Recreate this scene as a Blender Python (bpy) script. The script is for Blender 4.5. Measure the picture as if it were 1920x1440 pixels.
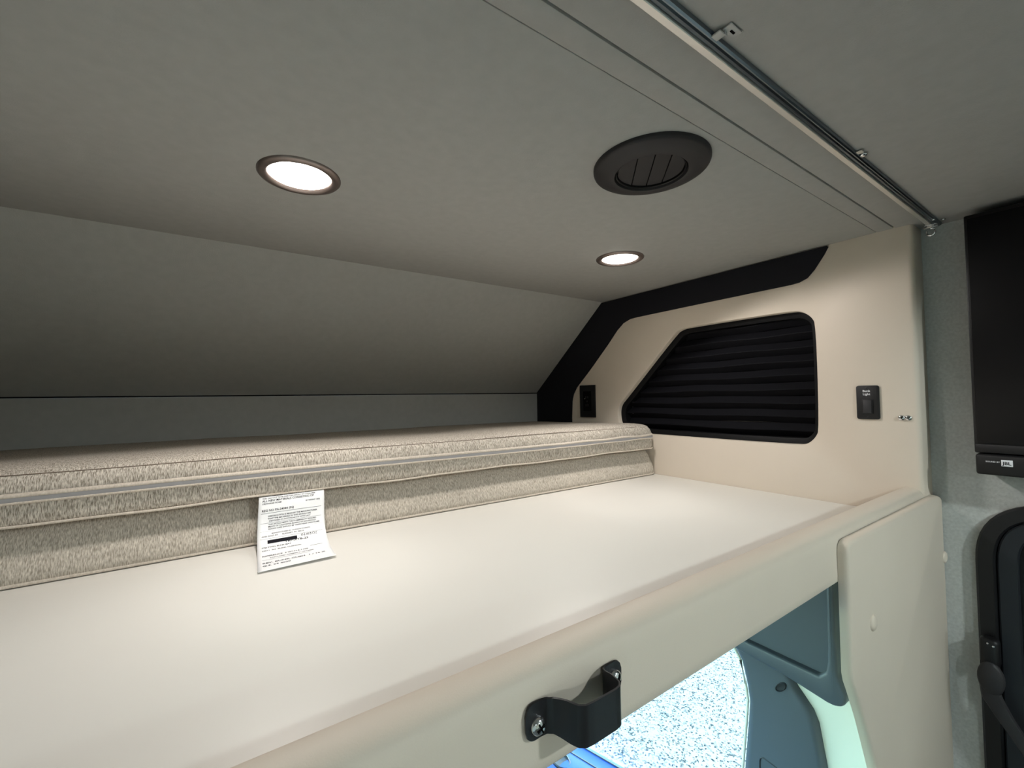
import bpy, bmesh, math, random
from mathutils import Vector, Matrix
random.seed(4)
for o in list(bpy.data.objects):
    bpy.data.objects.remove(o)
SC = bpy.context.scene
COL = SC.collection
S = 1.1            # metres per layout unit
CZ = 1.70          # camera height above the cabin floor (m)
PI = math.pi

# ---------------------------------------------------------------- camera
YAW, PITCH, ROLL, FPX = 0.605335, 0.0312165, -0.0152473, 814.47
cam_d = bpy.data.cameras.new('camera')
cam = bpy.data.objects.new('camera', cam_d); COL.objects.link(cam)
cam_d.sensor_fit = 'HORIZONTAL'; cam_d.sensor_width = 36.0
cam_d.lens = 36.0 * FPX / 1920.0
cam_d.clip_start = 0.01
_f = Vector((math.sin(YAW)*math.cos(PITCH), math.cos(YAW)*math.cos(PITCH), math.sin(PITCH)))
_r = Vector((math.cos(YAW), -math.sin(YAW), 0)); _u = _r.cross(_f)
rr = _r*math.cos(ROLL) + _u*math.sin(ROLL); uu = -_r*math.sin(ROLL) + _u*math.cos(ROLL)
M = Matrix((rr, uu, -_f)).transposed().to_4x4(); M.translation = (0, 0, CZ)
cam.matrix_world = M
SC.camera = cam

# ---------------------------------------------------------------- world, sun, exposure
SC.view_settings.view_transform = 'Standard'
SC.view_settings.look = 'None'
SC.view_settings.exposure = 0.38
SC.view_settings.gamma = 1.0
SC.view_settings.use_curve_mapping = False
W = bpy.data.worlds.new('world'); SC.world = W; W.use_nodes = True
wn = W.node_tree; bg = wn.nodes['Background']
sky = wn.nodes.new('ShaderNodeTexSky'); sky.sky_type = 'NISHITA'; sky.sun_disc = False
sky.sun_elevation = math.radians(52); sky.sun_rotation = math.radians(60)
wn.links.new(sky.outputs[0], bg.inputs[0]); bg.inputs[1].default_value = 2.8
sd = bpy.data.lights.new('sun', 'SUN'); sd.energy = 11.0; sd.angle = math.radians(0.6); sd.color = (1, .97, .92)
sun = bpy.data.objects.new('sun', sd); COL.objects.link(sun)
sun.rotation_euler = Vector((.30, .12, -1)).to_track_quat('-Z', 'Y').to_euler()
sun.location = (-3, -1, 8)
LAMP_W = 6.6                    # power of one bunk downlight
CABIN_FILL_W = 20.0                   # power of one unseen downlight added in the cabin
LAMP_COL = (1.0, 0.96, 0.92)
CABIN_FILL_COL = (0.88, 1.0, 1.0)

# ---------------------------------------------------------------- materials
def srgb(r, g, b):
    f = lambda c: (c/255/12.92) if c/255 <= .04045 else ((c/255+.055)/1.055)**2.4
    return (f(r), f(g), f(b), 1)
MATS = {}
def mat(name, col, rough=.6, metal=0, spec=.5, noise=None, bump=None, coat=0):
    """noise=(scale xyz, amount, colour2)  bump=(scale, strength, distance)"""
    m = bpy.data.materials.new(name); m.use_nodes = True; MATS[name] = m
    nt = m.node_tree; b = nt.nodes['Principled BSDF']
    b.inputs['Base Color'].default_value = col; b.inputs['Roughness'].default_value = rough
    b.inputs['Metallic'].default_value = metal; b.inputs['Specular IOR Level'].default_value = spec
    b.inputs['Coat Weight'].default_value = coat
    tc = nt.nodes.new('ShaderNodeTexCoord')
    if noise:
        sc, lo, hi, c2 = noise
        mp = nt.nodes.new('ShaderNodeMapping'); mp.inputs['Scale'].default_value = sc
        n = nt.nodes.new('ShaderNodeTexNoise'); n.inputs['Scale'].default_value = 1; n.inputs['Detail'].default_value = 3
        rp = nt.nodes.new('ShaderNodeValToRGB'); rp.color_ramp.elements[0].position = lo; rp.color_ramp.elements[1].position = hi
        rp.color_ramp.elements[0].color = c2; rp.color_ramp.elements[1].color = col
        nt.links.new(tc.outputs['Object'], mp.inputs[0]); nt.links.new(mp.outputs[0], n.inputs['Vector'])
        nt.links.new(n.outputs[0], rp.inputs[0]); nt.links.new(rp.outputs[0], b.inputs['Base Color'])
    if bump:
        sc, st, di = bump
        mp2 = nt.nodes.new('ShaderNodeMapping'); mp2.inputs['Scale'].default_value = sc if isinstance(sc, tuple) else (sc,)*3
        n2 = nt.nodes.new('ShaderNodeTexNoise'); n2.inputs['Scale'].default_value = 1; n2.inputs['Detail'].default_value = 4
        bp = nt.nodes.new('ShaderNodeBump'); bp.inputs['Strength'].default_value = st; bp.inputs['Distance'].default_value = di
        nt.links.new(tc.outputs['Object'], mp2.inputs[0]); nt.links.new(mp2.outputs[0], n2.inputs['Vector'])
        nt.links.new(n2.outputs[0], bp.inputs['Height']); nt.links.new(bp.outputs[0], b.inputs['Normal'])
    return m
mat('ceiling_fabric', srgb(178, 178, 175), .9, spec=.2, noise=((60, 60, 60), .3, .7, srgb(173, 173, 170)), bump=(500, .25, .001))
mat('beige_vinyl', srgb(213, 201, 186), .55, spec=.35, noise=((7, 7, 7), .3, .7, srgb(210, 198, 183)), bump=(900, .12, .0006))
mat('white_board', srgb(232, 229, 222), .42, spec=.35, noise=((3, 3, 3), .3, .7, srgb(229, 225, 218)))
mat('black_trim', srgb(26, 26, 32), .75, spec=.25, bump=(700, .2, .0006))
mat('black_plastic', srgb(18, 18, 20), .45, spec=.4)
mat('vent_plastic', srgb(46, 45, 47), .5, spec=.35, bump=(900, .1, .0004))
mat('black_paint', srgb(26, 26, 29), .38, spec=.5, bump=(700, .12, .0004))
mat('black_gap', srgb(12, 12, 12), .9, spec=.1)
mat('bronze', srgb(150, 138, 134), .38, metal=.85)
mat('aluminium', srgb(232, 228, 222), .42, metal=.75, bump=((3, 900, 900), .08, .0004))
mat('chrome', srgb(225, 226, 228), .14, metal=1)
mat('clear_plastic', srgb(190, 190, 188), .25, spec=.6)
mat('grey_fabric', srgb(198, 200, 197), .9, spec=.2, noise=((220, 220, 220), .3, .7, srgb(182, 184, 181)), bump=(420, .4, .0012))
mat('screen', srgb(9, 9, 11), .32, spec=.25)
mat('blind_fabric', srgb(11, 11, 16), .75, spec=.14, bump=((200, 40, 900), .2, .0006))
mat('tweed', srgb(220, 211, 199), .92, spec=.15, noise=((1050, 260, 170), .34, .66, srgb(130, 120, 107)), bump=((1050, 300, 200), .3, .0005))
mat('tweed_pile', srgb(217, 208, 195), .95, spec=.12, noise=((950, 240, 160), .32, .68, srgb(148, 138, 125)), bump=((950, 260, 190), .35, .0006))
mat('piping', srgb(214, 203, 190), .8, spec=.2, noise=((500, 300, 300), .3, .7, srgb(190, 178, 164)))
mat('zipper_tape', srgb(150, 148, 149), .6, spec=.4)
mat('paper', srgb(246, 246, 246), .6, spec=.3, noise=((40, 40, 40), .3, .7, srgb(240, 240, 241)), bump=(60, .15, .002))
mat('ink', srgb(30, 30, 36), .8, spec=.1)
mat('white_print', srgb(225, 225, 228), .7, spec=.2)
mat('cab_plastic', srgb(72, 79, 87), .42, spec=.45, bump=(800, .15, .0005))
mat('cab_plastic_dark', srgb(28, 31, 36), .5, spec=.4)
mat('jamb_paint', srgb(214, 216, 204), .45, spec=.4)
mat('sky_reflection_plastic', srgb(10, 62, 142), .4, spec=.3)  # dark sill trim; the blue sky reflection is put into its base colour
mat('floor_vinyl', srgb(84, 78, 72), .6, noise=((4, 4, 4), .3, .7, srgb(72, 66, 60)))
# lens
m = bpy.data.materials.new('lamp_lens'); m.use_nodes = True; MATS['lamp_lens'] = m
b = m.node_tree.nodes['Principled BSDF']; b.inputs['Base Color'].default_value = (1, .95, .9, 1)
b.inputs['Emission Color'].default_value = (1, .9, .8, 1); b.inputs['Emission Strength'].default_value = 16
# glass
def glass(name, tint, amt):
    m = bpy.data.materials.new(name); m.use_nodes = True; MATS[name] = m
    nt = m.node_tree; nt.nodes.remove(nt.nodes['Principled BSDF'])
    tr = nt.nodes.new('ShaderNodeBsdfTransparent'); tr.inputs[0].default_value = tint
    gl = nt.nodes.new('ShaderNodeBsdfGlossy'); gl.inputs['Roughness'].default_value = .03
    mx = nt.nodes.new('ShaderNodeMixShader'); mx.inputs[0].default_value = .05
    nt.links.new(tr.outputs[0], mx.inputs[1]); nt.links.new(gl.outputs[0], mx.inputs[2])
    nt.links.new(mx.outputs[0], nt.nodes['Material Output'].inputs[0])
glass('cab_glass', (.82, .96, .93, 1), 1)
glass('dark_glass', (.02, .025, .03, 1), 1)
# gravel outside
m = mat('gravel', srgb(226, 224, 216), .9, spec=.1)
nt = m.node_tree; b = nt.nodes['Principled BSDF']
tc = nt.nodes.new('ShaderNodeTexCoord'); vo = nt.nodes.new('ShaderNodeTexVoronoi'); vo.inputs['Scale'].default_value = 95
rp = nt.nodes.new('ShaderNodeValToRGB'); e = rp.color_ramp.elements
e[0].position = .04; e[0].color = srgb(22, 28, 31); e[1].position = .40; e[1].color = srgb(96, 94, 90)
sx = nt.nodes.new('ShaderNodeSeparateColor')
nt.links.new(tc.outputs['Object'], vo.inputs['Vector']); nt.links.new(vo.outputs['Color'], sx.inputs[0])
nt.links.new(sx.outputs[0], rp.inputs[0]); nt.links.new(rp.outputs[0], b.inputs['Base Color'])

# ---------------------------------------------------------------- helpers
def P(v):
    return Vector((v[0]*S, v[1]*S, CZ + v[2]*S))
def tag(o, label=None, cat=None, group=None, kind=None):
    if label: o['label'] = label
    if cat: o['category'] = cat
    if group: o['group'] = group
    if kind: o['kind'] = kind
    return o
def thing(name, base, label, cat, group=None):
    e = bpy.data.objects.new(name, None); COL.objects.link(e)
    e.location = P(base); e.empty_display_size = .03
    return tag(e, label, cat, group)
def root_loc(o):
    while o.parent: o = o.parent
    return o.location
def obj(name, bm, m, parent=None, smooth=40, recalc=True, **t):
    """bm is in layout units; links ONE mesh object."""
    if recalc: bmesh.ops.recalc_face_normals(bm, faces=bm.faces)
    for v in bm.verts: v.co = P(v.co)
    if parent is not None: org = Vector(root_loc(parent))
    else:
        xs = [v.co for v in bm.verts]
        org = Vector((sum(v.x for v in xs)/len(xs), sum(v.y for v in xs)/len(xs), min(v.z for v in xs)))
    for v in bm.verts: v.co -= org
    me = bpy.data.meshes.new(name); bm.to_mesh(me); bm.free()
    me.materials.append(MATS[m])
    if smooth:
        me.polygons.foreach_set('use_smooth', [True]*len(me.polygons))
        me.set_sharp_from_angle(angle=math.radians(smooth))
    o = bpy.data.objects.new(name, me); COL.objects.link(o)
    if parent is not None: o.parent = parent
    else: o.location = org
    return tag(o, **t)
def bev(bm, w, seg=2, ang=30):
    es = [e for e in bm.edges if len(e.link_faces) == 2 and e.calc_face_angle(0) > math.radians(ang)]
    bmesh.ops.bevel(bm, geom=es, offset=w, segments=seg, profile=.5, affect='EDGES')
    return bm
def box(x0, x1, y0, y1, z0, z1, w=0, seg=2, bm=None):
    t = bmesh.new()
    bmesh.ops.create_cube(t, size=1, matrix=Matrix.Translation(((x0+x1)/2, (y0+y1)/2, (z0+z1)/2)) @ Matrix.Diagonal((x1-x0, y1-y0, z1-z0, 1)))
    if w: bev(t, w, seg)
    return merge(bm, t)
def merge(bm, t):
    if bm is None: return t
    me = bpy.data.meshes.new('tmp'); t.to_mesh(me); t.free(); bm.from_mesh(me); bpy.data.meshes.remove(me)
    return bm
def pt(axis, a, u, v):
    return {0: (a, u, v), 1: (u, a, v), 2: (u, v, a)}[axis]
def prism(poly, axis, a0, a1, w=0, seg=2, bm=None, ang=60):
    """closed polygon (2-D, the two axes other than `axis`) extruded from a0 to a1"""
    t = bmesh.new()
    A = [t.verts.new(pt(axis, a0, *p)) for p in poly]; B = [t.verts.new(pt(axis, a1, *p)) for p in poly]
    t.faces.new(A); t.faces.new(B); n = len(poly)
    for i in range(n): t.faces.new((A[i], A[(i+1) % n], B[(i+1) % n], B[i]))
    bmesh.ops.recalc_face_normals(t, faces=t.faces)
    if w: bev(t, w, seg, ang)
    return merge(bm, t)
def fillet(poly, r, n=6):
    """round polygon corners; r a number or a list"""
    out = []; N = len(poly)
    for i in range(N):
        ri = r[i] if isinstance(r, (list, tuple)) else r
        p = Vector(poly[i]); a = Vector(poly[i-1]) - p; b_ = Vector(poly[(i+1) % N]) - p
        if ri <= 0: out.append(tuple(p)); continue
        th = a.angle(b_); d = min(ri/math.tan(th/2), a.length*.49, b_.length*.49)
        s, e_ = p + a.normalized()*d, p + b_.normalized()*d
        for k in range(n+1):
            u = k/n; q = s*(1-u)**2 + p*2*u*(1-u) + e_*u*u
            out.append((q.x, q.y))
    return out
def lathe(prof, c, seg=40, axis=2, bm=None, cap0=False, cap1=False, rot=None):
    """prof: (r, h); h measured along axis from c"""
    t = bmesh.new(); rings = []
    for r, h in prof:
        rings.append([t.verts.new((r*math.cos(2*PI*k/seg), r*math.sin(2*PI*k/seg), h)) for k in range(seg)])
    for i in range(len(rings)-1):
        for k in range(seg): t.faces.new((rings[i][k], rings[i][(k+1) % seg], rings[i+1][(k+1) % seg], rings[i+1][k]))
    if cap0: t.faces.new(rings[0])
    if cap1: t.faces.new(rings[-1])
    R = {2: Matrix(), 0: Matrix.Rotation(PI/2, 4, 'Y'), 1: Matrix.Rotation(-PI/2, 4, 'X')}[axis]
    if rot is not None: R = rot
    bmesh.ops.transform(t, matrix=Matrix.Translation(c) @ R, verts=t.verts)
    return merge(bm, t)
def tube(path, r, seg=8, bm=None, closed=False):
    t = bmesh.new(); rings = []; n = len(path); pv = [Vector(p) for p in path]
    up = Vector((0, 0, 1))
    for i in range(n):
        a = pv[i-1] if (i or closed) else pv[0]; b_ = pv[(i+1) % n] if (i < n-1 or closed) else pv[-1]
        d = (b_-a).normalized()
        u0 = up if abs(d.dot(up)) < .95 else Vector((0, 1, 0))
        s = d.cross(u0).normalized(); u1 = s.cross(d)
        rings.append([t.verts.new(pv[i] + (s*math.cos(2*PI*k/seg) + u1*math.sin(2*PI*k/seg))*r) for k in range(seg)])
    for i in range(n if closed else n-1):
        A, B = rings[i], rings[(i+1) % n]
        for k in range(seg): t.faces.new((A[k], A[(k+1) % seg], B[(k+1) % seg], B[k]))
    if not closed: t.faces.new(rings[0]); t.faces.new(rings[-1])
    return merge(bm, t)
def loft(rows, bm=None, close=False, caps=False):
    """rows: list of equally long lists of 3-D points"""
    t = bmesh.new(); V = [[t.verts.new(p) for p in r] for r in rows]
    for i in range(len(V)-1):
        m_ = len(V[i])
        for k in range(m_ if close else m_-1):
            t.faces.new((V[i][k], V[i][(k+1) % m_], V[i+1][(k+1) % m_], V[i+1][k]))
    if caps: t.faces.new(V[0]); t.faces.new(V[-1])
    return merge(bm, t)
def text_bm(s, size, fn, bm=None, align='LEFT'):
    """lettering; fn maps (u, v) in layout units to a point"""
    cu = bpy.data.curves.new('lettering', 'FONT'); cu.body = s; cu.size = size; cu.align_x = align; cu.resolution_u = 2; cu.offset = size*.018
    o = bpy.data.objects.new('lettering', cu); COL.objects.link(o)
    dg = bpy.context.evaluated_depsgraph_get(); me = bpy.data.meshes.new_from_object(o.evaluated_get(dg))
    bpy.data.objects.remove(o); bpy.data.curves.remove(cu)
    t = bmesh.new(); t.from_mesh(me); bpy.data.meshes.remove(me)
    for v in t.verts: v.co = Vector(fn(v.co.x, v.co.y))
    return merge(bm, t)
def copy_tree(o, parent=None):
    c = o.copy(); COL.objects.link(c); c.parent = parent
    for ch in o.children: copy_tree(ch, c)
    return c
def struct(name, bm, m, label=None, parent=None, **k):
    return obj(name, bm, m, parent, kind='structure', label=label, category=None, **k) if False else tag(obj(name, bm, m, parent, **k), label=label, kind=None if parent else 'structure')

ZC = .292      # ceiling
ZB = -.214     # bunk board top
ZF = -CZ/S     # cabin floor

# ================================================================ the setting
# ceiling: forward (bunk) panel, two narrow strips, cabin panel, with real gaps between
c = struct('ceiling', box(-1.12, 1.12, .2650, .9450, ZC, ZC+.02, .0015), 'ceiling_fabric', 'taut grey fabric ceiling above the bunk')
struct('ceiling_strip', box(-1.12, 1.12, .2405, .2649, ZC-.0004, ZC+.02, .0022), 'ceiling_fabric', parent=c)
struct('ceiling_strip', box(-1.12, 1.12, .2005, .2385, ZC-.0006, ZC+.02, .0012), 'ceiling_fabric', parent=c)
struct('ceiling_panel', box(-1.12, 1.12, -2.7, .2000, ZC+.0005, ZC+.02, .0012), 'ceiling_fabric', parent=c)
struct('seam_backing', box(-1.12, 1.12, .19, .29, ZC+.006, ZC+.021), 'black_gap', parent=c)
# sloped nose panel and the low upright panel below it
sl = [(.9400, ZC+.0020), (1.2790, .0165), (1.2900, .030), (.955, ZC+.02)]
struct('wall_front_slope', prism(sl, 0, -1.12, 1.12), 'ceiling_fabric', 'sloping grey fabric nose panel over the mattress')
struct('wall_front', box(-1.12, 1.12, 1.278, 1.30, -.26, .0135, .0015), 'ceiling_fabric', 'low upright grey fabric panel behind the mattress')
struct('seam_backing', box(-1.12, 1.12, 1.281, 1.32, -.26, .06), 'black_gap', parent=bpy.data.objects['wall_front'])

# right bunk end wall: beige padded panel with the window cut out, bullnosed rear edge
WIN = [(.892, -.052), (.885, -.0256), (.8641, -.0075), (.6911, .1622), (.6745, .1698), (.6559, .1727), (.4115, .1724), (.3906, .1675),
       (.3746, .1545), (.3676, .1366), (.3688, -.0729), (.3749, -.0893), (.3891, -.1038), (.4094, -.1077), (.7517, -.1077), (.860, -.1068), (.8847, -.0880)]
def smooth_loop(p, it=2):
    for _ in range(it):
        q = []
        for i in range(len(p)):
            a, b_ = p[i], p[(i+1) % len(p)]
            q += [(a[0]*.75+b_[0]*.25, a[1]*.75+b_[1]*.25), (a[0]*.25+b_[0]*.75, a[1]*.25+b_[1]*.75)]
        p = q
    return p
WIN = smooth_loop(WIN, 2)
def offset(p, d):
    """inset (d > 0) a closed loop towards its inside"""
    out = []; n = len(p)
    area = sum(p[i][0]*p[(i+1) % n][1]-p[(i+1) % n][0]*p[i][1] for i in range(n))
    sg = 1 if area > 0 else -1
    for i in range(n):
        t = Vector(p[(i+1) % n]) - Vector(p[i-1]); t.normalize()
        out.append((p[i][0] - sg*t.y*d, p[i][1] + sg*t.x*d))
    return out
def side_panel(sign):
    bm = bmesh.new(); X = 1.0*sign
    outer = [(.2250, -.240), (1.284, -.240), (1.284, .0165), (.945, ZC+.003), (.2250, ZC+.003)]
    vo_ = [bm.verts.new((X, *p)) for p in outer]
    eo = [bm.edges.new((vo_[i], vo_[(i+1) % len(vo_)])) for i in range(len(vo_))]
    if sign > 0:
        hole = offset(WIN, -.002)
        vh = [bm.verts.new((X, *p)) for p in hole]; n = len(vh)
        eh = [bm.edges.new((vh[i], vh[(i+1) % n])) for i in range(n)]
        bmesh.ops.triangle_fill(bm, edges=eo+eh, use_beauty=True)
        prev = vh
        for (d, dx) in ((-.0010, .0006), (0, .0022), (.0004, .0140)):      # rolled rim of the cut-out
            cur = [bm.verts.new((X+dx, *p)) for p in offset(WIN, d)]
            for i in range(n): bm.faces.new((prev[i], prev[(i+1) % n], cur[(i+1) % n], cur[i]))
            prev = cur
    else:
        bm.faces.new(vo_)
    # bullnose towards the cabin
    arc = [(X, .2250), (X+sign*.0004, .2215), (X+sign*.0018, .2185), (X+sign*.0042, .2164), (X+sign*.0080, .2156), (X+sign*.055, .2156)]
    t = loft([[(x, y, -.240) for x, y in arc], [(x, y, ZC+.003) for x, y in arc]])
    merge(bm, t); bmesh.ops.remove_doubles(bm, verts=bm.verts, dist=1e-5)
    return bm
wr = struct('wall_right', side_panel(1), 'beige_vinyl', 'beige padded end wall of the bunk with a window cut into it', smooth=35)
struct('wall_left', side_panel(-1), 'beige_vinyl', 'beige padded wall at the far bunk end')
for q, sg in (('wall_right', 1), ('wall_left', -1)):
    struct('outer_skin', box(*sorted((1.062*sg, 1.075*sg)), .2157, 1.31, -.262, ZC+.02), 'black_gap', parent=bpy.data.objects[q])
# black trim band hugging the roofline on the right wall
inner = [(1.0911, -.20), (1.0911, -.0700), (1.0870, -.0150), (1.0800, .0080), (1.0640, .0300), (.9985, .0873), (.9213, .1593), (.8850, .1960), (.8600, .2145), (.8350, .2225), (.8100, .2240),
         (.6328, .2256), (.4100, .2272), (.3930, .2285), (.3780, .2345), (.3650, .2480), (.3472, .2740), (.3400, .2870), (.3420, ZC-.002)]
outer_ = [(.945, ZC-.002), (1.281, .0150), (1.281, -.20)]
band = [(y, z) for y, z in inner] + outer_
tb = bmesh.new()
vs = [tb.verts.new((.9965, *p)) for p in band]; vb = [tb.verts.new((.9995, *p)) for p in band]
es = [tb.edges.new((vs[i], vs[(i+1) % len(vs)])) for i in range(len(vs))]
bmesh.ops.triangle_fill(tb, edges=es, use_beauty=True)
for i in range(len(vs)): tb.faces.new((vs[i], vs[(i+1) % len(vs)], vb[(i+1) % len(vs)], vb[i]))
struct('trim_1', tb, 'black_trim', 'wide matte black trim band following the roofline on the end wall', smooth=30)

# window in the end wall: black frame and pane
w1 = thing('window_1', (1.02, .63, -.11), 'dark window in the beige end wall', None); tag(w1, kind='structure')
fr = bmesh.new(); rows = []
inset = offset(WIN, .012)
for loop, x in ((offset(WIN, -.02), 1.0145), (offset(WIN, .0012), 1.0145), (inset, 1.020), (inset, 1.048)):
    rows.append([(x, *p) for p in loop])
fr = loft(rows, close=True)
mat('frame_black', srgb(9, 9, 11), .6, spec=.2)
obj('window_frame', fr, 'frame_black', w1)
obj('window_pane', prism(offset(WIN, .002), 0, 1.046, 1.050), 'dark_glass', w1)

# grey fabric cabin wall, left cabin wall, rear wall, floor
struct('wall_cabin_right', box(1.052, 1.075, -2.7, .2155, ZF, ZC+.001), 'grey_fabric', 'light grey fabric wall of the cabin carrying the screen')
struct('wall_cabin_left', box(-1.075, -1.052, -2.7, .2155, ZF, ZC+.001), 'grey_fabric', 'light grey fabric wall of the cabin opposite the screen')
struct('wall_rear', box(-1.075, 1.075, -2.72, -2.70, ZF, ZC+.001), 'beige_vinyl', 'rear wall of the cabin behind the camera')
struct('floor', box(-1.075, 1.075, -2.72, 1.95, ZF-.02, ZF), 'floor_vinyl', 'brown vinyl cabin floor')

# ================================================================ bunk platform
bp_ = thing('bunk_platform', (0, .75, -.25), 'cream white bunk board with a beige padded front rail', 'bunk')
obj('board', box(-.998, .9985, .224, 1.279, ZB-.018, ZB, .0008), 'white_board', bp_)
rail = [(.2440, -.2300), (.2440, -.1690), (.2425, -.1672), (.2400, -.1664), (.2300, -.1668), (.2245, -.1682), (.2200, -.1710), (.2170, -.1760), (.2155, -.1830), (.2150, -.2200), (.2155, -.2270), (.2180, -.2305), (.2220, -.2312)]
obj('front_rail', prism(rail, 0, -.998, .9995), 'beige_vinyl', bp_)

# ================================================================ mattresses
def cushion(rows_yz, x0, x1, endr, nx, wob, seed):
    """closed y-z profile swept along x with rounded ends"""
    rnd = random.Random(seed); cy = sum(p[0] for p in rows_yz)/len(rows_yz); cz = sum(p[1] for p in rows_yz)/len(rows_yz)
    xs = [x0 + endr*(1-math.cos(a*PI/2/5)) for a in range(6)] + [x0+endr + (x1-x0-2*endr)*k/nx for k in range(1, nx)] + [x1-endr*(1-math.cos(a*PI/2/5)) for a in range(5, -1, -1)]
    ph = [rnd.random()*6 for _ in range(4)]
    R = []
    for x in xs:
        d = min(x-x0, x1-x, endr); sh = endr - math.sqrt(max(0, endr**2-(endr-d)**2))
        row = []
        for (y, z) in rows_yz:
            yy = y + (sh*.9 if y < cy else -sh*.9)
            zz = z - sh*.95 if z > cz else z + sh*.35
            k = wob*(math.sin(x*9+ph[0])+.6*math.sin(x*23+ph[1]))
            row.append((x, yy + k*.5, zz + (k*.5 if z > cz else 0)))
        R.append(row)
    return loft(R, close=True, caps=True)
# lower cushion
low = thing('mattress', (0, 1.0, ZB), 'lower heathered beige mattress lying directly on the white board', 'mattress', 'stacked bunk mattresses')
lp = [(.7590, -.2120), (.7545, -.2090), (.7545, -.2010), (.7570, -.1920), (.7610, -.1820), (.7660, -.1700), (.7720, -.1580), (.7800, -.1490), (.7950, -.1440), (.90, -.1425), (1.10, -.1425), (1.270, -.1430), (1.276, -.1500), (1.276, -.2060), (1.272, -.2125)]
obj('body', cushion(lp, -.985, .9970, .022, 70, .0010, 2), 'tweed_pile', low, smooth=60)
obj('piping', tube([(x, .7555+.0006*math.sin(x*9), -.2108) for x in [-.975+1.955*k/60 for k in range(61)]] + [(.9890, .7600, -.2100), (.9945, .7720, -.2085), (.9960, .80, -.2080), (.9965, 1.1, -.2085)], .0022), 'piping', low)
# upper cushion
up = thing('mattress', (0, 1.0, -.142), 'upper heathered beige mattress with zip, stacked on the other', 'mattress', 'stacked bunk mattresses')
u_ = [(.7560, -.1420), (.7515, -.1395), (.7500, -.1330), (.7493, -.1230), (.7493, -.1190), (.7496, -.1050), (.7505, -.0960), (.7540, -.0870), (.7620, -.0800), (.7760, -.0765), (.80, -.0755), (.86, -.0765), (.93, -.0785), (1.00, -.0800), (1.10, -.0830), (1.20, -.0850), (1.262, -.0870), (1.274, -.0940), (1.276, -.1300), (1.270, -.1415)]
obj('body', cushion(u_, -.985, .9900, .030, 70, .0012, 7), 'tweed', up, smooth=60)
def wav(x, a=1):
    k = max(0, (x-.55)/.45)
    return .0009*math.sin(x*6.0+1) + a*.0016*k*math.sin(x*46)
XS = [-.98+1.95*k/160 for k in range(161)]
zz_ = bmesh.new(); rt = [[(x, .7465-.0012, -.1095+.0030+wav(x)) for x in XS], [(x, .7460-.0012, -.1095+wav(x)) for x in XS], [(x, .7465-.0012, -.1095-.0034+wav(x, -.6)) for x in XS]]
zp = obj('zip', loft([[p[k] for p in rt] for k in range(161)]), 'zipper_tape', up)
for nm, dz, a in (('zip_flap', .0038, 1), ('zip_flap', -.0042, -.6)):
    f_ = loft([[(x, .7482-.0036*math.sin(q*PI/5)-.0002, -.1095+dz+wav(x, a)+(.0032 if dz > 0 else .0022)*math.cos(q*PI/5)) for q in range(6)] for x in XS])
    obj(nm, f_, 'piping', up)
obj('piping', tube([(x, .7520+.0006*math.sin(x*11), -.1415+.0009*math.sin(x*17)+.0005*math.sin(x*41)) for x in XS] + [(.978, .7545, -.1405), (.984, .764, -.1395), (.985, .80, -.139), (.985, 1.1, -.139)], .0017), 'piping', up)
obj('stitching', tube([(x, .7585+.0004*math.sin(x*9), -.0822+.0007*math.sin(x*13)) for x in XS[:-4]], .0006, 5), 'ink', up)
for q in up.children:
    if q.name.startswith('stitching'): q.data.materials[0] = mat('thread', srgb(120, 104, 92), .8)

# sewn-in tag
prof = [(.7640, -.1435), (.7560, -.1436), (.7510, -.1445), (.7480, -.1490), (.7455, -.1560), (.7430, -.1660), (.7395, -.1780), (.7320, -.1910), (.7190, -.2010), (.7020, -.2075), (.6820, -.2110), (.6600, -.2125), (.6400, -.2125), (.6280, -.2118)]
L = [0]
for i in range(1, len(prof)): L.append(L[-1]+math.dist(prof[i], prof[i-1]))
LT = L[-1]
def tagpt(u, v, off=0):
    """u 0..1 across, v length down the tag"""
    v = max(0, min(LT, v)); i = 0
    while i < len(L)-2 and L[i+1] < v: i += 1
    k = (v-L[i])/(L[i+1]-L[i]); y = prof[i][0]*(1-k)+prof[i+1][0]*k; z = prof[i][1]*(1-k)+prof[i+1][1]*k
    t = v/LT
    x = .0595 + u*.0905 - .0115*t + .002*u*t
    lift = .0016*u*max(0, t-.75)/.25 + .0025*math.sin(u*PI)*math.exp(-((t-.2)/.08)**2)
    i2 = min(len(prof)-2, i); ty, tz = prof[i2+1][0]-prof[i2][0], prof[i2+1][1]-prof[i2][1]; n = math.hypot(ty, tz)
    ny, nz = tz/n, -ty/n
    if nz < 0 and abs(nz) > abs(ny): ny, nz = -ny, -nz
    if ny > 0: ny = -ny
    return Vector((x, y + ny*(off+lift*.5), z + abs(nz)*(off+lift)))
rows = []
for j in range(41): rows.append([tagpt(i/16, LT*j/40, .0002) for i in range(17)])
tagp = obj('law_tag', loft(rows), 'paper', up, smooth=60)
tagp['label'] = 'white printed paper tag hanging over the board'
solid = tagp.modifiers.new('thickness', 'SOLIDIFY'); solid.thickness = .0002
ink = bmesh.new()
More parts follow.
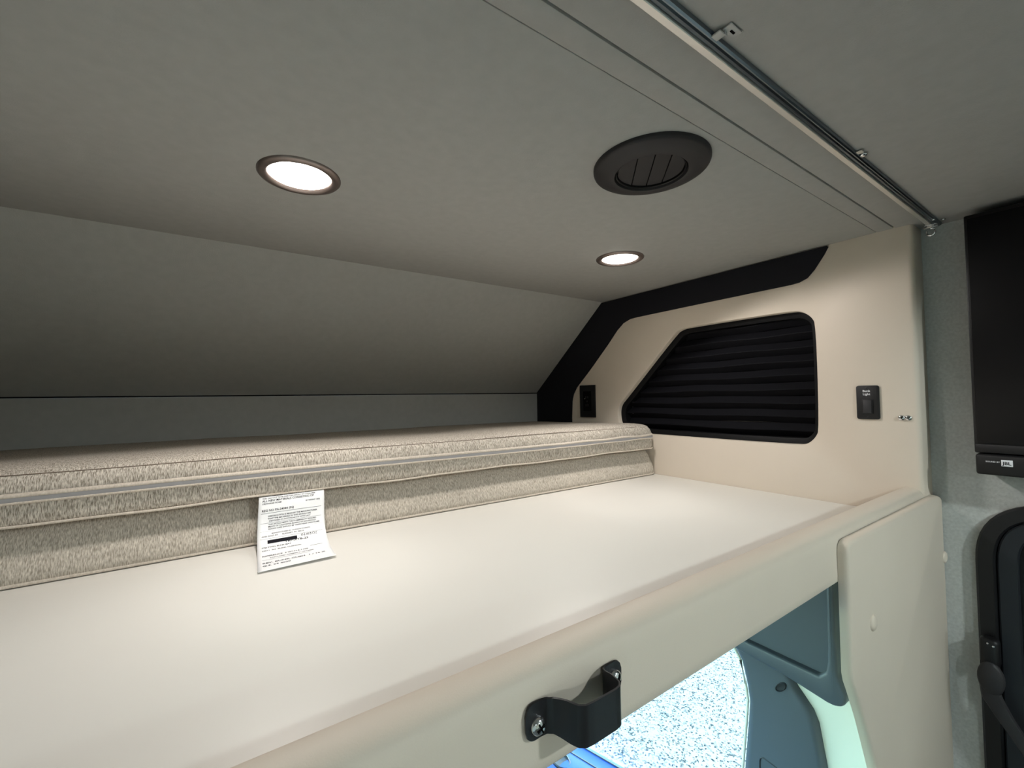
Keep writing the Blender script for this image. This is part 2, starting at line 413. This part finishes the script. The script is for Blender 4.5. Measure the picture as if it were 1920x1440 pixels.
LINES = [(.068, .20, .0046, 'UNDER PENALTY OF LAW'), (.092, .05, .0030, 'THIS TAG NOT TO BE REMOVED EXCEPT BY CONSUMER'), (.116, .05, .0043, 'ALL NEW MATERIALS CONSISTING OF'), (.138, .05, .0033, 'URETHANE FOAM'),
         (.152, .70, .0028, 'BY WEIGHT 100%'), (.198, .05, .0045, 'REG NO PA-24044 (IN)'), (.245, .14, .0031, 'CERTIFICATION IS MADE BY THE MANUFACTURER'), (.265, .14, .0031, 'THAT THE MATERIALS IN THIS ARTICLE ARE'), (.285, .16, .0031, 'DESCRIBED IN ACCORDANCE WITH LAW'),
         (.314, .15, .0030, 'THIS ARTICLE MEETS THE FLAMMABILITY REQUIRE-'), (.333, .15, .0030, 'MENTS OF CALIFORNIA BUREAU OF HOUSEHOLD'), (.352, .15, .0030, 'GOODS CARE SHOULD BE TAKEN NEAR OPEN FLAME'),
         (.396, .20, .0029, 'MANUFACTURED BY CUSHION DIVISION'), (.421, .06, .0034, 'AND SOLD BY      ELKHART  IN  46516'), (.472, .62, .0066, '01/03/26'), (.518, .38, .0062, 'TRP-XTB-22'), (.553, .06, .0038, 'PT# TWILL BUNK MAT'), (.598, .06, .0042, '22011  0.2  BUNK CUSHION'),
         (.692, .06, .0050, 'REFERENCE  5 W1714-1100'), (.736, .16, .0040, 'EASTLAND ASSEMBLY 1/24/4000'), (.835, .06, .0068, 'REV. BUNK CUSH  1 / 16 X'), (.895, .06, .0064, 'Q.S. 24 4020')]
for t, u0, sz, s in LINES:
    text_bm(s, sz*.95, lambda u, v, t=t, u0=u0: tagpt(min(.985, u0+u/.0905), t*LT - v, .0006), ink)
for t, u0, u1, h in ((.213, .04, .95, .0004), (.295, .04, .95, .0003), (.364, .04, .95, .0003), (.440, .04, .95, .0003), (.760, .06, .70, .0005), (.478, .14, .56, .0078), (.640, .72, .90, .0006)):
    t_ = bmesh.new(); n = 12
    A = [t_.verts.new(tagpt(u0+(u1-u0)*k/n, t*LT-h*.5, .0006)) for k in range(n+1)]; B = [t_.verts.new(tagpt(u0+(u1-u0)*k/n, t*LT+h*.5, .0006)) for k in range(n+1)]
    for k in range(n): t_.faces.new((A[k], A[k+1], B[k+1], B[k]))
    merge(ink, t_)
obj('printing', ink, 'ink', tagp, smooth=0)

# ================================================================ downlights
def downlight(x, y, label, group, watts, col, spot, tilt=0, z=ZC):
    r = thing('downlight', (x, y, z), label, 'light', group)
    obj('bezel', lathe([(.0495, .0012), (.0495, -.0014), (.0480, -.0030), (.0440, -.0042), (.0405, -.0040), (.0378, -.0022), (.0362, .0002), (.0362, .0012)], (x, y, z), 56), 'bronze', r, smooth=60)
    obj('lens', lathe([(.0362, -.0006), (.030, -.0014), (.020, -.0020), (.010, -.0023), (.0005, -.0024)], (x, y, z), 40, cap1=True), 'lamp_lens', r, smooth=60)
    ld = bpy.data.lights.new('bulb', 'SPOT'); ld.energy = watts; ld.color = col
    ld.spot_size = math.radians(spot); ld.spot_blend = .22; ld.shadow_soft_size = .032
    lo = bpy.data.objects.new('bulb', ld); COL.objects.link(lo); lo.parent = r; lo.location = (0, 0, -.009); lo.rotation_euler = (-math.radians(tilt), 0, 0)   # the LED module looks a little rearwards
    return r
d1 = downlight(.0930, .6115, 'large lit round downlight nearest the camera, in the ceiling above the tagged mattress', 'bunk downlights', LAMP_W, LAMP_COL, 142, 21)
d2 = downlight(.7123, .6196, 'smaller looking lit round downlight near the end wall, beyond the black vent', 'bunk downlights', LAMP_W, LAMP_COL, 142, 21)
for x, y, lab in ((.62, -.55, 'added unseen round cabin ceiling downlight behind the camera, closest to the curtain track'), (-.55, -1.15, 'added unseen round cabin ceiling downlight behind the camera, on the side opposite the screen'), (.62, -1.75, 'added unseen round cabin ceiling downlight behind the camera, closest to the rear wall')):
    downlight(x, y, lab, 'added cabin downlights', CABIN_FILL_W, CABIN_FILL_COL, 170)  # unseen lamps, added to light the rail, pillar and grey wall

# ================================================================ round ceiling vent
VX, VY = .4570, .3440
v = thing('ceiling_vent', (VX, VY, ZC), 'round black plastic air vent in the grey ceiling', 'vent')
obj('flange', lathe([(.0712, .0010), (.0712, -.0030), (.0704, -.0050), (.0680, -.0066), (.0560, -.0098), (.0470, -.0116), (.0450, -.0112), (.0440, -.0085), (.0440, .0008)], (VX, VY, ZC), 64), 'vent_plastic', v, smooth=38)
obj('throat', lathe([(.0440, -.0010), (.0020, -.0012)], (VX, VY, ZC), 48, cap1=True), 'black_gap', v)
obj('collar_ring', lathe([(.0436, -.0082), (.0426, -.0092), (.0416, -.0082), (.0416, -.0020)], (VX, VY, ZC), 56), 'black_plastic', v)
ax = Vector((.694, .720)).normalized(); nx_ = Vector((ax.y, -ax.x)); RL = .0405
cuts = [-RL, -.0195, .0005, .0200, RL]
for i in range(4):
    a0, a1 = cuts[i]+.0007, cuts[i+1]-.0007; pts = []
    N = 14
    for k in range(N+1):
        d = a0+(a1-a0)*k/N; h = math.sqrt(max(0, RL*RL-d*d)); pts.append((d, h))
    for k in range(N, -1, -1):
        d = a0+(a1-a0)*k/N; h = math.sqrt(max(0, RL*RL-d*d)); pts.append((d, -h))
    poly = [(VX + nx_.x*d + ax.x*h, VY + nx_.y*d + ax.y*h) for d, h in pts]
    poly = [p for j, p in enumerate(poly) if math.dist(p, poly[j-1]) > 1e-5]
    sb = prism(poly, 2, ZC-.0062, ZC-.0030)
    obj('louvre_slat', sb, 'vent_plastic', v, smooth=25)

# ================================================================ curtain track
tr = thing('curtain_track', (0, .193, ZC), 'silver aluminium curtain track screwed along the ceiling', 'curtain track')
mat('aluminium_dark_reflection', srgb(118, 128, 136), .3, metal=1)  # the dark cabin's blue-grey reflection is put into the channel's base colour
pr = [(.2003, .2925), (.2003, .2860), (.1997, .2855), (.1946, .2855), (.1940, .2860), (.1940, .2925)]
obj('track_lip', prism(pr, 0, -1.04, 1.040), 'aluminium', tr, smooth=0)
pc = [(.1940, .2922), (.1940, .2888), (.1934, .2880), (.1926, .2880), (.1918, .2872), (.1900, .2868), (.1884, .2876), (.1874, .2876), (.1862, .2890), (.1856, .2922)]
obj('track_channel', prism(pc, 0, -1.04, 1.040), 'aluminium_dark_reflection', tr, smooth=0)
# plastic end clip
k1 = box(.334, .350, .1725, .1800, .2908, .2922, .0004); box(.330, .338, .1795, .1885, .2880, .2895, .0004, bm=k1); box(.336, .340, .1790, .1802, .2880, .2915, .0002, bm=k1)
kc = obj('clip', k1, 'clear_plastic', tr); obj('slot', box(.3400, .3452, .1755, .1772, .2903, .2909), 'black_gap', kc)
k2 = box(.640, .648, .1800, .1880, .2898, .2912, .0004); kb = obj('clip', k2, 'aluminium', tr)
def pan_screw(name, c_, n_, r, m_, parent, cross=True, turn=.3):
    """pan-head screw, n_ = outward axis"""
    n_ = Vector(n_).normalized(); R = n_.to_track_quat('Z', 'Y').to_matrix().to_4x4()
    pf = [(r, 0), (r, r*.18), (r*.92, r*.42), (r*.72, r*.60), (r*.42, r*.70), (r*.05, r*.73)]
    o = obj(name, lathe(pf, c_, 20, rot=R, cap1=True), m_, parent, smooth=50)
    if cross:
        t = bmesh.new()
        for a in (turn, turn+PI/2):
            b_ = box(-r*.55, r*.55, -r*.10, r*.10, r*.66, r*.80)
            bmesh.ops.transform(b_, matrix=Matrix.Translation(c_) @ R @ Matrix.Rotation(a, 4, 'Z'), verts=b_.verts); merge(t, b_)
        obj('cross_recess', t, 'black_gap', o, smooth=0)
    return o
pan_screw('screw', (.6555, .1830, .2916), (0, 0, -1), .0042, 'chrome', tr, cross=False)
pan_screw('screw', (1.020, .1800, .2918), (0, 0, -1), .0030, 'chrome', tr, cross=False)
pan_screw('screw', (.995, .1875, .2880), (0, 0, -1), .0022, 'chrome', tr, cross=False)
gl = thing('curtain_glider', (1.012, .1935, .270), 'tiny chrome curtain glider with a hook hanging at the track end', 'hook')
g_ = box(1.006, 1.016, .1865, .2015, .2830, .2848, .0004); box(1.006, 1.016, .1850, .2030, .2785, .2803, .0004, bm=g_); box(1.009, 1.0135, .1900, .1990, .2800, .2862, .0004, bm=g_)
obj('carriage', g_, 'chrome', gl)
obj('hook', tube([(1.011, .1945+.0052*math.cos(a), .2722+.0062*math.sin(a)) for a in [PI*.5+ k*PI*1.62/14 for k in range(15)]], .0013, 8), 'chrome', gl)

# ================================================================ pleated blind in the window
bl = thing('pleated_blind', (1.03, .62, -.11), 'closed black pleated blind inside the end wall window', 'blind')
zt, pitch = .1735, .0298; inn = offset(WIN, .0145)
def yrange(z):
    ys = []
    for i in range(len(inn)):
        a, b_ = inn[i], inn[(i+1) % len(inn)]
        if (a[1]-z)*(b_[1]-z) < 0: ys.append(a[0]+(b_[0]-a[0])*(z-a[1])/(b_[1]-a[1]))
    return (min(ys), max(ys)) if len(ys) > 1 else None
k = 0
while zt - k*pitch > -.118:
    za = zt-k*pitch; zb = za-pitch; zm = za-pitch*.52; cols = []
    rng = [yrange(max(-.092, min(.156, q))) for q in (za, zm, zb)]
    lo = min(q[0] for q in rng)-.004
    rows = []
    for q, x in ((za, 1.0430), (zm+.001, 1.0285), (zm-.001, 1.0285), (zb, 1.0430)):
        hi = yrange(max(-.092, min(.156, q)))[1] + .002
        wv = .0006*math.sin(k*2.1)
        rows.append([(x+wv*math.sin(j*1.3+k), lo+(hi-lo)*j/12, q+.0012*math.sin(j*.8+k*1.7)*(1 if 0 < j < 12 else 0)) for j in range(13)])
    obj('pleat', loft(rows), 'blind_fabric', bl, smooth=20)
    k += 1
for z in (-.018, -.033, -.053):
    pan_screw('cord_eyelet', (1.0292, .858, z), (-1, 0, 0), .0010, 'chrome', bl, cross=False)

# ================================================================ switch and outlet on the end wall
sw = thing('wall_switch', (.9995, .287, -.05), 'small black rocker switch plate lettered for the bunk light', 'switch')
obj('plate', prism(fillet([(.2700, -.0500), (.3042, -.0500), (.3042, .0122), (.2700, .0122)], .0045), 0, .9970, 1.0005, .0007, ang=50), 'black_plastic', sw, smooth=30)
obj('rocker_frame', box(.9955, .9972, .2790, .2955, -.0400, -.0135, .0005), 'black_plastic', sw)
rk = bmesh.new(); rk = prism([(.9958, -.0385), (.9958, -.0150), (.9952, -.0150), (.9925, -.0385)], 1, .2810, .2935); bev(rk, .0004)
obj('rocker', rk, 'vent_plastic', sw)
onwall = lambda y0, z0, x: (lambda u, v_: (x, y0-u, z0+v_))
tx = text_bm('Bunk', .0056, onwall(.2885, .0004, .99685), align='CENTER'); text_bm('Light', .0056, onwall(.2885, -.0055, .99685), tx, 'CENTER')
obj('lettering', tx, 'white_print', sw, smooth=0)
pan_screw('screw', (.9972, .2880, .0078), (-1, 0, 0), .0015, 'vent_plastic', sw); pan_screw('screw', (.9972, .2870, -.0460), (-1, 0, 0), .0015, 'vent_plastic', sw)
ou = thing('power_outlet', (.9995, 1.014, -.067), 'black rectangular power outlet plate beside the black trim band', 'outlet')
obj('plate', box(.9955, 1.0005, .9800, 1.0485, -.0668, .0362, .0012), 'black_plastic', ou)
obj('insert', box(.9945, .9960, .9960, 1.0320, -.0470, .0165, .0006), 'black_gap', ou)
t = box(.9938, .9947, 1.0085, 1.0115, -.0060, .0010); box(.9938, .9947, 1.0175, 1.0205, -.0060, .0010, bm=t); box(.9938, .9947, 1.0120, 1.0150, -.0180, -.0140, bm=t); box(.9938, .9947, 1.0085, 1.0115, -.0320, -.0250, bm=t); box(.9938, .9947, 1.0175, 1.0205, -.0320, -.0250, bm=t)
obj('sockets', t, 'vent_plastic', ou)
pan_screw('contact', (.9944, 1.0235, -.0070), (-1, 0, 0), .0018, 'chrome', ou, cross=False)
for y, lab in ((.2405, 'chrome screw in the beige wall below the switch, left of its twin'), (.2315, 'chrome screw in the beige wall below the switch, right of its twin')):
    sc_ = pan_screw('wall_screw', (.9998 if y > .235 else 1.0000, y, -.0462), (-1, -.15, 0), .0050, 'chrome', None)
    tag(sc_, lab, 'screw', 'pair of wall screws')

# ================================================================ handle bracket on the rail
hb = thing('strap_bracket', (.194, .2145, -.206), 'black bent metal strap bracket screwed to the beige rail', 'bracket')
path = [(.1535, .2138), (.1640, .2138), (.1690, .2130), (.1722, .2098), (.1742, .2050), (.1762, .1985), (.1782, .1938), (.1815, .1915), (.1870, .1910), (.2060, .1910), (.2105, .1918), (.2130, .1945), (.2140, .2000), (.2146, .2060), (.2160, .2108), (.2190, .2134), (.2240, .2140), (.2365, .2140)]
z0, z1, th_ = -.2052, -.1805, .0011
cum = [0]
for i in range(1, len(path)): cum.append(cum[-1]+math.dist(path[i], path[i-1]))
dense = []
NN = 90
for k in range(NN+1):
    s_ = cum[-1]*k/NN; i = 0
    while i < len(cum)-2 and cum[i+1] < s_: i += 1
    q = (s_-cum[i])/(cum[i+1]-cum[i]); dense.append((path[i][0]*(1-q)+path[i+1][0]*q, path[i][1]*(1-q)+path[i+1][1]*q, s_))
rows = []
for k, (x, y, s_) in enumerate(dense):
    a, b_ = dense[max(0, k-1)], dense[min(NN, k+1)]; tx_, ty_ = b_[0]-a[0], b_[1]-a[1]; n = math.hypot(tx_, ty_); nx2, ny2 = ty_/n, -tx_/n
    d = min(s_, cum[-1]-s_); rc = .0065
    cut = rc - math.sqrt(max(0, rc*rc-(rc-min(d, rc))**2))
    tabn = .0018*max(0, 1-abs(d-.021)/.013) if d < .034 else 0
    za, zb = z0+cut+tabn*.6, z1-cut-(.0025 if d < .018 else .0025*max(0, 1-(d-.018)/.012))
    rows.append([(x+nx2*th_*e1, y+ny2*th_*e1, zz) for e1, zz in ((0, za), (1, za+.0003), (1, (za+zb)/2), (1, zb-.0003), (0, zb), (-.15, (za+zb)/2))])
obj('strap', loft(rows, close=True, caps=True), 'black_paint', hb, smooth=50)
pan_screw('screw', (.1618, .2126, -.1965), (0, -1, 0), .0054, 'chrome', hb, turn=.5)
pan_screw('screw', (.2290, .2130, -.1935), (0, -1, 0), .0054, 'chrome', hb, turn=.9)

# ================================================================ padded pillar panel beside the cab opening
def pillar(sign, label):
    pd = thing('pillar_pad', (.84*sign, .21, ZF), label, 'padded panel')
    L_ = [(.6240, -.1845), (.6220, -.1930), (.6215, -.2340), (.6205, -.3340), (.6240, -.3450), (.6330, -.3600), (.6530, -.3970), (.6700, -.4340), (.6900, -.4790), (.7050, -.5300), (.7150, -.60), (.7180, -.75), (.70, -1.0), (.68, ZF+.002)]
    out = [(x*sign, z) for x, z in L_] + [(1.050*sign, ZF+.002), (1.050*sign, -.1900)] + [(1.044*sign, -.1835), (1.030*sign, -.1800), (.640*sign, -.1790), (.630*sign, -.1803)]
    loops = []
    for ins, y in ((0, .2148), (0, .2095), (.0005, .2066), (.0018, .2043), (.0040, .2032)):
        loops.append([(x, y, z) for x, z in offset(out, ins)])
    bm = loft(loops, close=True)
    vs_ = [v_ for v_ in bm.verts if abs(v_.co.y-.2032) < 1e-6]
    es_ = [e_ for e_ in bm.edges if e_.verts[0] in vs_ and e_.verts[1] in vs_]
    bmesh.ops.triangle_fill(bm, edges=es_, use_beauty=True)
    obj('pad', bm, 'beige_vinyl', pd, smooth=60)
    return pd
pp = pillar(1, 'beige padded pillar panel at the right of the cab opening')
for x, z in ((.6925, -.293), (1.047, -.288)):
    obj('plug_button', lathe([(.0100, 0), (.0098, .0012), (.0080, .0026), (.0050, .0034), (.0010, .0037)], (x, .2034, z), 24, rot=Matrix.Rotation(PI/2, 4, 'X'), cap1=True), 'beige_vinyl', pp, smooth=60)
pillar(-1, 'beige padded pillar panel at the left of the cab opening, outside the photograph')

# ================================================================ screen and sound bar
tv = thing('television', (1.03, -.10, -.095), 'large black flat screen mounted high on the grey wall', 'television')
obj('housing', box(1.000, 1.0500, -.36, .1535, -.0985, .2820, .0020), 'black_plastic', tv)
obj('panel', box(.9985, 1.0010, -.354, .1500, -.0830, .2760, .0004), 'screen', tv)
obj('lower_bezel', box(.9975, 1.0010, -.357, .1520, -.0975, -.0845, .0006), 'black_plastic', tv)
sbr = thing('sound_bar', (1.03, -.10, -.131), 'slim black sound bar with a white badge under the screen', 'speaker')
obj('housing', box(.9900, 1.0500, -.36, .1515, -.1310, -.0995, .0035, 3), 'black_plastic', sbr)
obj('badge', box(.9893, .9902, .1125, .1243, -.1158, -.1062, .0003), 'white_print', sbr)
tx = text_bm('SOUND BY', .0030, onwall(.1405, -.1112, .98985)); obj('lettering', tx, 'white_print', sbr, smooth=0)
tx = text_bm('JBL', .0066, onwall(.1184, -.1134, .98920), align='CENTER'); obj('badge_lettering', tx, 'ink', sbr, smooth=0)

# ================================================================ framed cabin window and grab arm at the right edge
w2 = thing('window_2', (1.05, -.10, -1.0), 'black framed rounded window low on the grey wall', None); tag(w2, kind='structure')
o2 = [(.1650, -.175), (-.42, -.175), (-.42, -1.02), (.1665, -1.02)]
F0 = fillet(o2, .105, 12); 
def ringloft(defs):
    return loft([[(x, *p) for p in offset(F0, d)] for d, x in defs], close=True)
obj('window_frame', ringloft([(0, 1.052), (0, 1.0430), (.0030, 1.0395), (.0200, 1.0385), (.0225, 1.0420), (.0235, 1.0500)]), 'black_plastic', w2, smooth=35)
obj('inner_frame', ringloft([(.0240, 1.052), (.0240, 1.0440), (.0260, 1.0425), (.0450, 1.0435), (.0470, 1.0460), (.0475, 1.0520)]), 'cab_plastic_dark', w2, smooth=35)
obj('window_pane', prism(offset(F0, .046), 0, 1.0495, 1.0515), 'screen', w2)
ga = thing('window_arm', (1.03, .155, -.48), 'black curved support arm pivoting on the window frame edge', 'arm')
obj('pivot_block', box(1.018, 1.0392, .1400, .1620, -.4400, -.3960, .006, 3), 'black_plastic', ga)
obj('pivot_cap', lathe([(.019, 0), (.019, .005), (.016, .008), (.002, .009)], (1.020, .1500, -.4560), 28, rot=Matrix.Rotation(-PI/2, 4, 'Y') @ Matrix.Diagonal((1.35, .8, 1, 1)), cap1=True), 'vent_plastic', ga, smooth=50)
ap = [(.1500, -.4400), (.1540, -.4600), (.1500, -.4850), (.1370, -.5100), (.1150, -.5480), (.0850, -.600), (.05, -.66), (.0, -.74)]
rows = []
for i, (y, z) in enumerate(ap):
    a, b_ = ap[max(0, i-1)], ap[min(len(ap)-1, i+1)]; ty, tz = b_[0]-a[0], b_[1]-a[1]; n = math.hypot(ty, tz); py, pz = tz/n, -ty/n
    w_ = .0085+.004*math.exp(-((i-2)/1.2)**2)
    rows.append([(1.018+dx, y+py*w_*s_, z+pz*w_*s_) for dx, s_ in ((0, -1), (-.004, -.8), (-.0055, 0), (-.004, .8), (0, 1), (.006, .8), (.006, -.8))])
obj('arm', loft(rows, close=True, caps=True), 'vent_plastic', ga, smooth=50)
for y, z in ((.1520, -.3985), (.1460, -.4010)):
    pan_screw('screw', (1.0178, y, z-.004), (-1, 0, 0), .0016, 'chrome', ga, cross=False)

# ================================================================ cab seen under the bunk
XC = .85
cw = struct('wall_cab_right', prism([(.2165, -.24), (.475, -.24), (.475, -.50), (.455, -.55), (.452, -.60), (.46, -.70), (.48, -.85), (.50, -1.0), (.50, ZF), (.2165, ZF)], 0, XC+.012, XC+.05), 'jamb_paint', 'pale painted cab door pillar below the bunk')
hp = [(.4990, -.23), (.4990, -.4850), (.4650, -.4870), (.4531, -.4881), (.3774, -.4941), (.3087, -.5060), (.2980, -.5060), (.2870, -.5010), (.2820, -.4930), (.2820, -.4800), (.2925, -.4560), (.2934, -.4053), (.2950, -.23)]
hd = thing('header_trim', (XC, .38, -.506), 'dark grey plastic header trim under the bunk rail', 'trim')
lip = [(.4990, -.4850), (.4650, -.4870), (.4531, -.4881), (.3774, -.4941), (.3087, -.5060), (.2980, -.5060), (.2870, -.5010), (.2820, -.4930), (.2820, -.4800), (.2925, -.4560), (.2934, -.4053), (.2950, -.2340), (.3030, -.2340), (.3055, -.4400), (.3090, -.4580), (.3190, -.4680), (.4323, -.4650), (.4990, -.4620)]
obj('header_lip', prism(lip, 0, XC-.022, XC+.06, .0045, 4, ang=20), 'cab_plastic', hd, smooth=50)
obj('header_panel', prism([(.4985, -.235), (.4985, -.4660), (.4323, -.4690), (.3180, -.4710), (.2980, -.4600), (.2980, -.235)], 0, XC-.009, XC+.05), 'cab_plastic', hd, smooth=50)
bpill = thing('belt_pillar_trim', (XC, .39, ZF), 'dark grey curved belt pillar trim beside the bright cab window', 'trim')
tp = [(.4712, -.4700), (.4712, -.5000), (.4592, -.5194), (.4503, -.5604), (.4471, -.5888), (.4503, -.6256), (.4605, -.7222), (.475, -.85), (.49, -1.0), (.50, ZF+.002), (.30, ZF+.002), (.305, -.80), (.3241, -.6303), (.3338, -.5660), (.3412, -.5481), (.3530, -.5340), (.3652, -.5204), (.3774, -.4941), (.380, -.4700)]
lp_ = [[(x, *p) for p in offset(tp, d)] for d, x in ((-.0015, XC+.055), (-.0010, XC+.012), (.0010, XC+.003), (.0055, XC-.001), (.012, XC-.002))]
bm = loft(lp_, close=True)
last = [v_ for v_ in bm.verts if abs(v_.co.x-(XC-.002)) < 1e-6]; es_ = [e_ for e_ in bm.edges if e_.verts[0] in last and e_.verts[1] in last]
bmesh.ops.triangle_fill(bm, edges=es_, use_beauty=True)
obj('trim_shell', bm, 'cab_plastic', bpill, smooth=60)
clip = lathe([(.0105, -.001), (.0105, .002), (.0090, .0032), (.0080, .0012), (.0010, .0008)], (XC-.002, .3870, -.5290), 28, rot=Matrix.Rotation(math.radians(40), 4, 'X') @ Matrix.Rotation(-PI/2, 4, 'Y') @ Matrix.Diagonal((1.25, .55, 1, 1)), cap1=True)
cl_ = obj('belt_clip', clip, 'cab_plastic_dark', bpill, smooth=50)
obj('pocket_lip', tube([(XC-.0022, .4294, -.760), (XC-.0022, .4290, -.6870), (XC-.0022, .4270, -.6800), (XC-.0022, .4225, -.6770), (XC-.0022, .3950, -.6800)], .0012, 6), 'cab_plastic_dark', bpill)
obj('weatherstrip_highlight', tube([(XC+.004, y+.004, z) for y, z in tp[1:9]], .0026, 8), 'jamb_paint', bpill)  # pale colour stands for the bright highlight along the trim edge
# passenger door: sill, lower panel, window pane and front pillar
dr = thing('cab_door', (XC, .95, ZF), 'cab door with sky reflection painted on its window sill and bright outdoor view', 'door')
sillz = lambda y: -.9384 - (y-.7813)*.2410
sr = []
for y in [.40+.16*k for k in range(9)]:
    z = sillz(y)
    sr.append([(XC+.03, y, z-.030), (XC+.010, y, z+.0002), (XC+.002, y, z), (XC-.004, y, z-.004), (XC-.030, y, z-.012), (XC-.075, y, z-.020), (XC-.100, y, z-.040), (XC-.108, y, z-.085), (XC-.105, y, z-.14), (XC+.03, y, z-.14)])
dsl = obj('sill', loft(sr, close=True, caps=True), 'sky_reflection_plastic', dr, smooth=50)
for dx, dz in ((.0005, .0006), (-.026, -.0098)):
    obj('groove', tube([(XC+dx, y, sillz(y)+dz) for y in (.40, .9, 1.5)], .0016, 6), 'cab_plastic_dark', dsl)
obj('lower_panel', prism([(.40, sillz(.40)-.10), (1.68, sillz(1.68)-.10), (1.68, ZF+.002), (.40, ZF+.002)], 0, XC-.09, XC+.05, .004), 'cab_plastic_dark', dr)
obj('grab_cup', lathe([(.030, -.001), (.030, .004), (.026, .006), (.024, .001), (.001, 0)], (XC-.062, .935, sillz(.935)-.0155), 28, rot=Matrix.Rotation(-.2, 4, 'Y') @ Matrix.Diagonal((.7, 1.3, 1, 1)), cap1=True), 'cab_plastic_dark', dr, smooth=50)
obj('window_pane', prism([(.45, sillz(.45)-.01), (1.62, sillz(1.62)-.01), (1.30, -.30), (.47, -.30)], 0, XC+.026, XC+.030), 'cab_glass', dr)
obj('window_surround', prism([(1.66, sillz(1.66)-.02), (1.70, sillz(1.7)-.02), (1.36, -.26), (.48, -.26), (.48, -.30), (1.30, -.30)], 0, XC, XC+.05, .003), 'cab_plastic_dark', dr)
# rest of the cab shell: roof lining, driver side, windscreen, dash
struct('cab_headliner', box(-1.0, .95, .25, 1.40, -.262, -.236), 'ceiling_fabric', 'grey lining beneath the bunk, the cab ceiling')
lw = struct('wall_cab_left', prism([(.2165, -.24), (.475, -.24), (.475, -1.0), (1.70, -1.15), (1.70, ZF), (.2165, ZF)], 0, -XC-.05, -XC), 'cab_plastic', 'driver side cab wall below the bunk')
struct('window_pane', prism([(.475, -.99), (1.68, -1.14), (1.36, -.26), (.475, -.26)], 0, -XC-.030, -XC-.026), 'cab_glass', parent=lw)
cf = struct('wall_cab_front', box(-.95, .95, 1.70, 1.75, ZF, -.98), 'cab_plastic_dark', 'cab front bulkhead below the windscreen')
struct('windscreen', prism([(1.72, -.99), (1.38, -.25), (1.384, -.248), (1.724, -.988)], 0, -.92, .92), 'cab_glass', parent=cf)
ds = thing('dashboard', (0, 1.55, -1.05), 'dark cab dashboard below the windscreen', 'dashboard')
obj('dash_top', prism([(1.695, -.985), (1.695, -1.25), (1.42, -1.25), (1.38, -1.12), (1.42, -1.04)], 0, -.72, .72, .01, 3), 'cab_plastic_dark', ds)
# outdoors
gz = (-.62 - CZ)/S
struct('ground_outside', box(-14, 14, -12, 16, gz-.05, gz), 'gravel', 'sunlit pale gravel ground outside the cab')
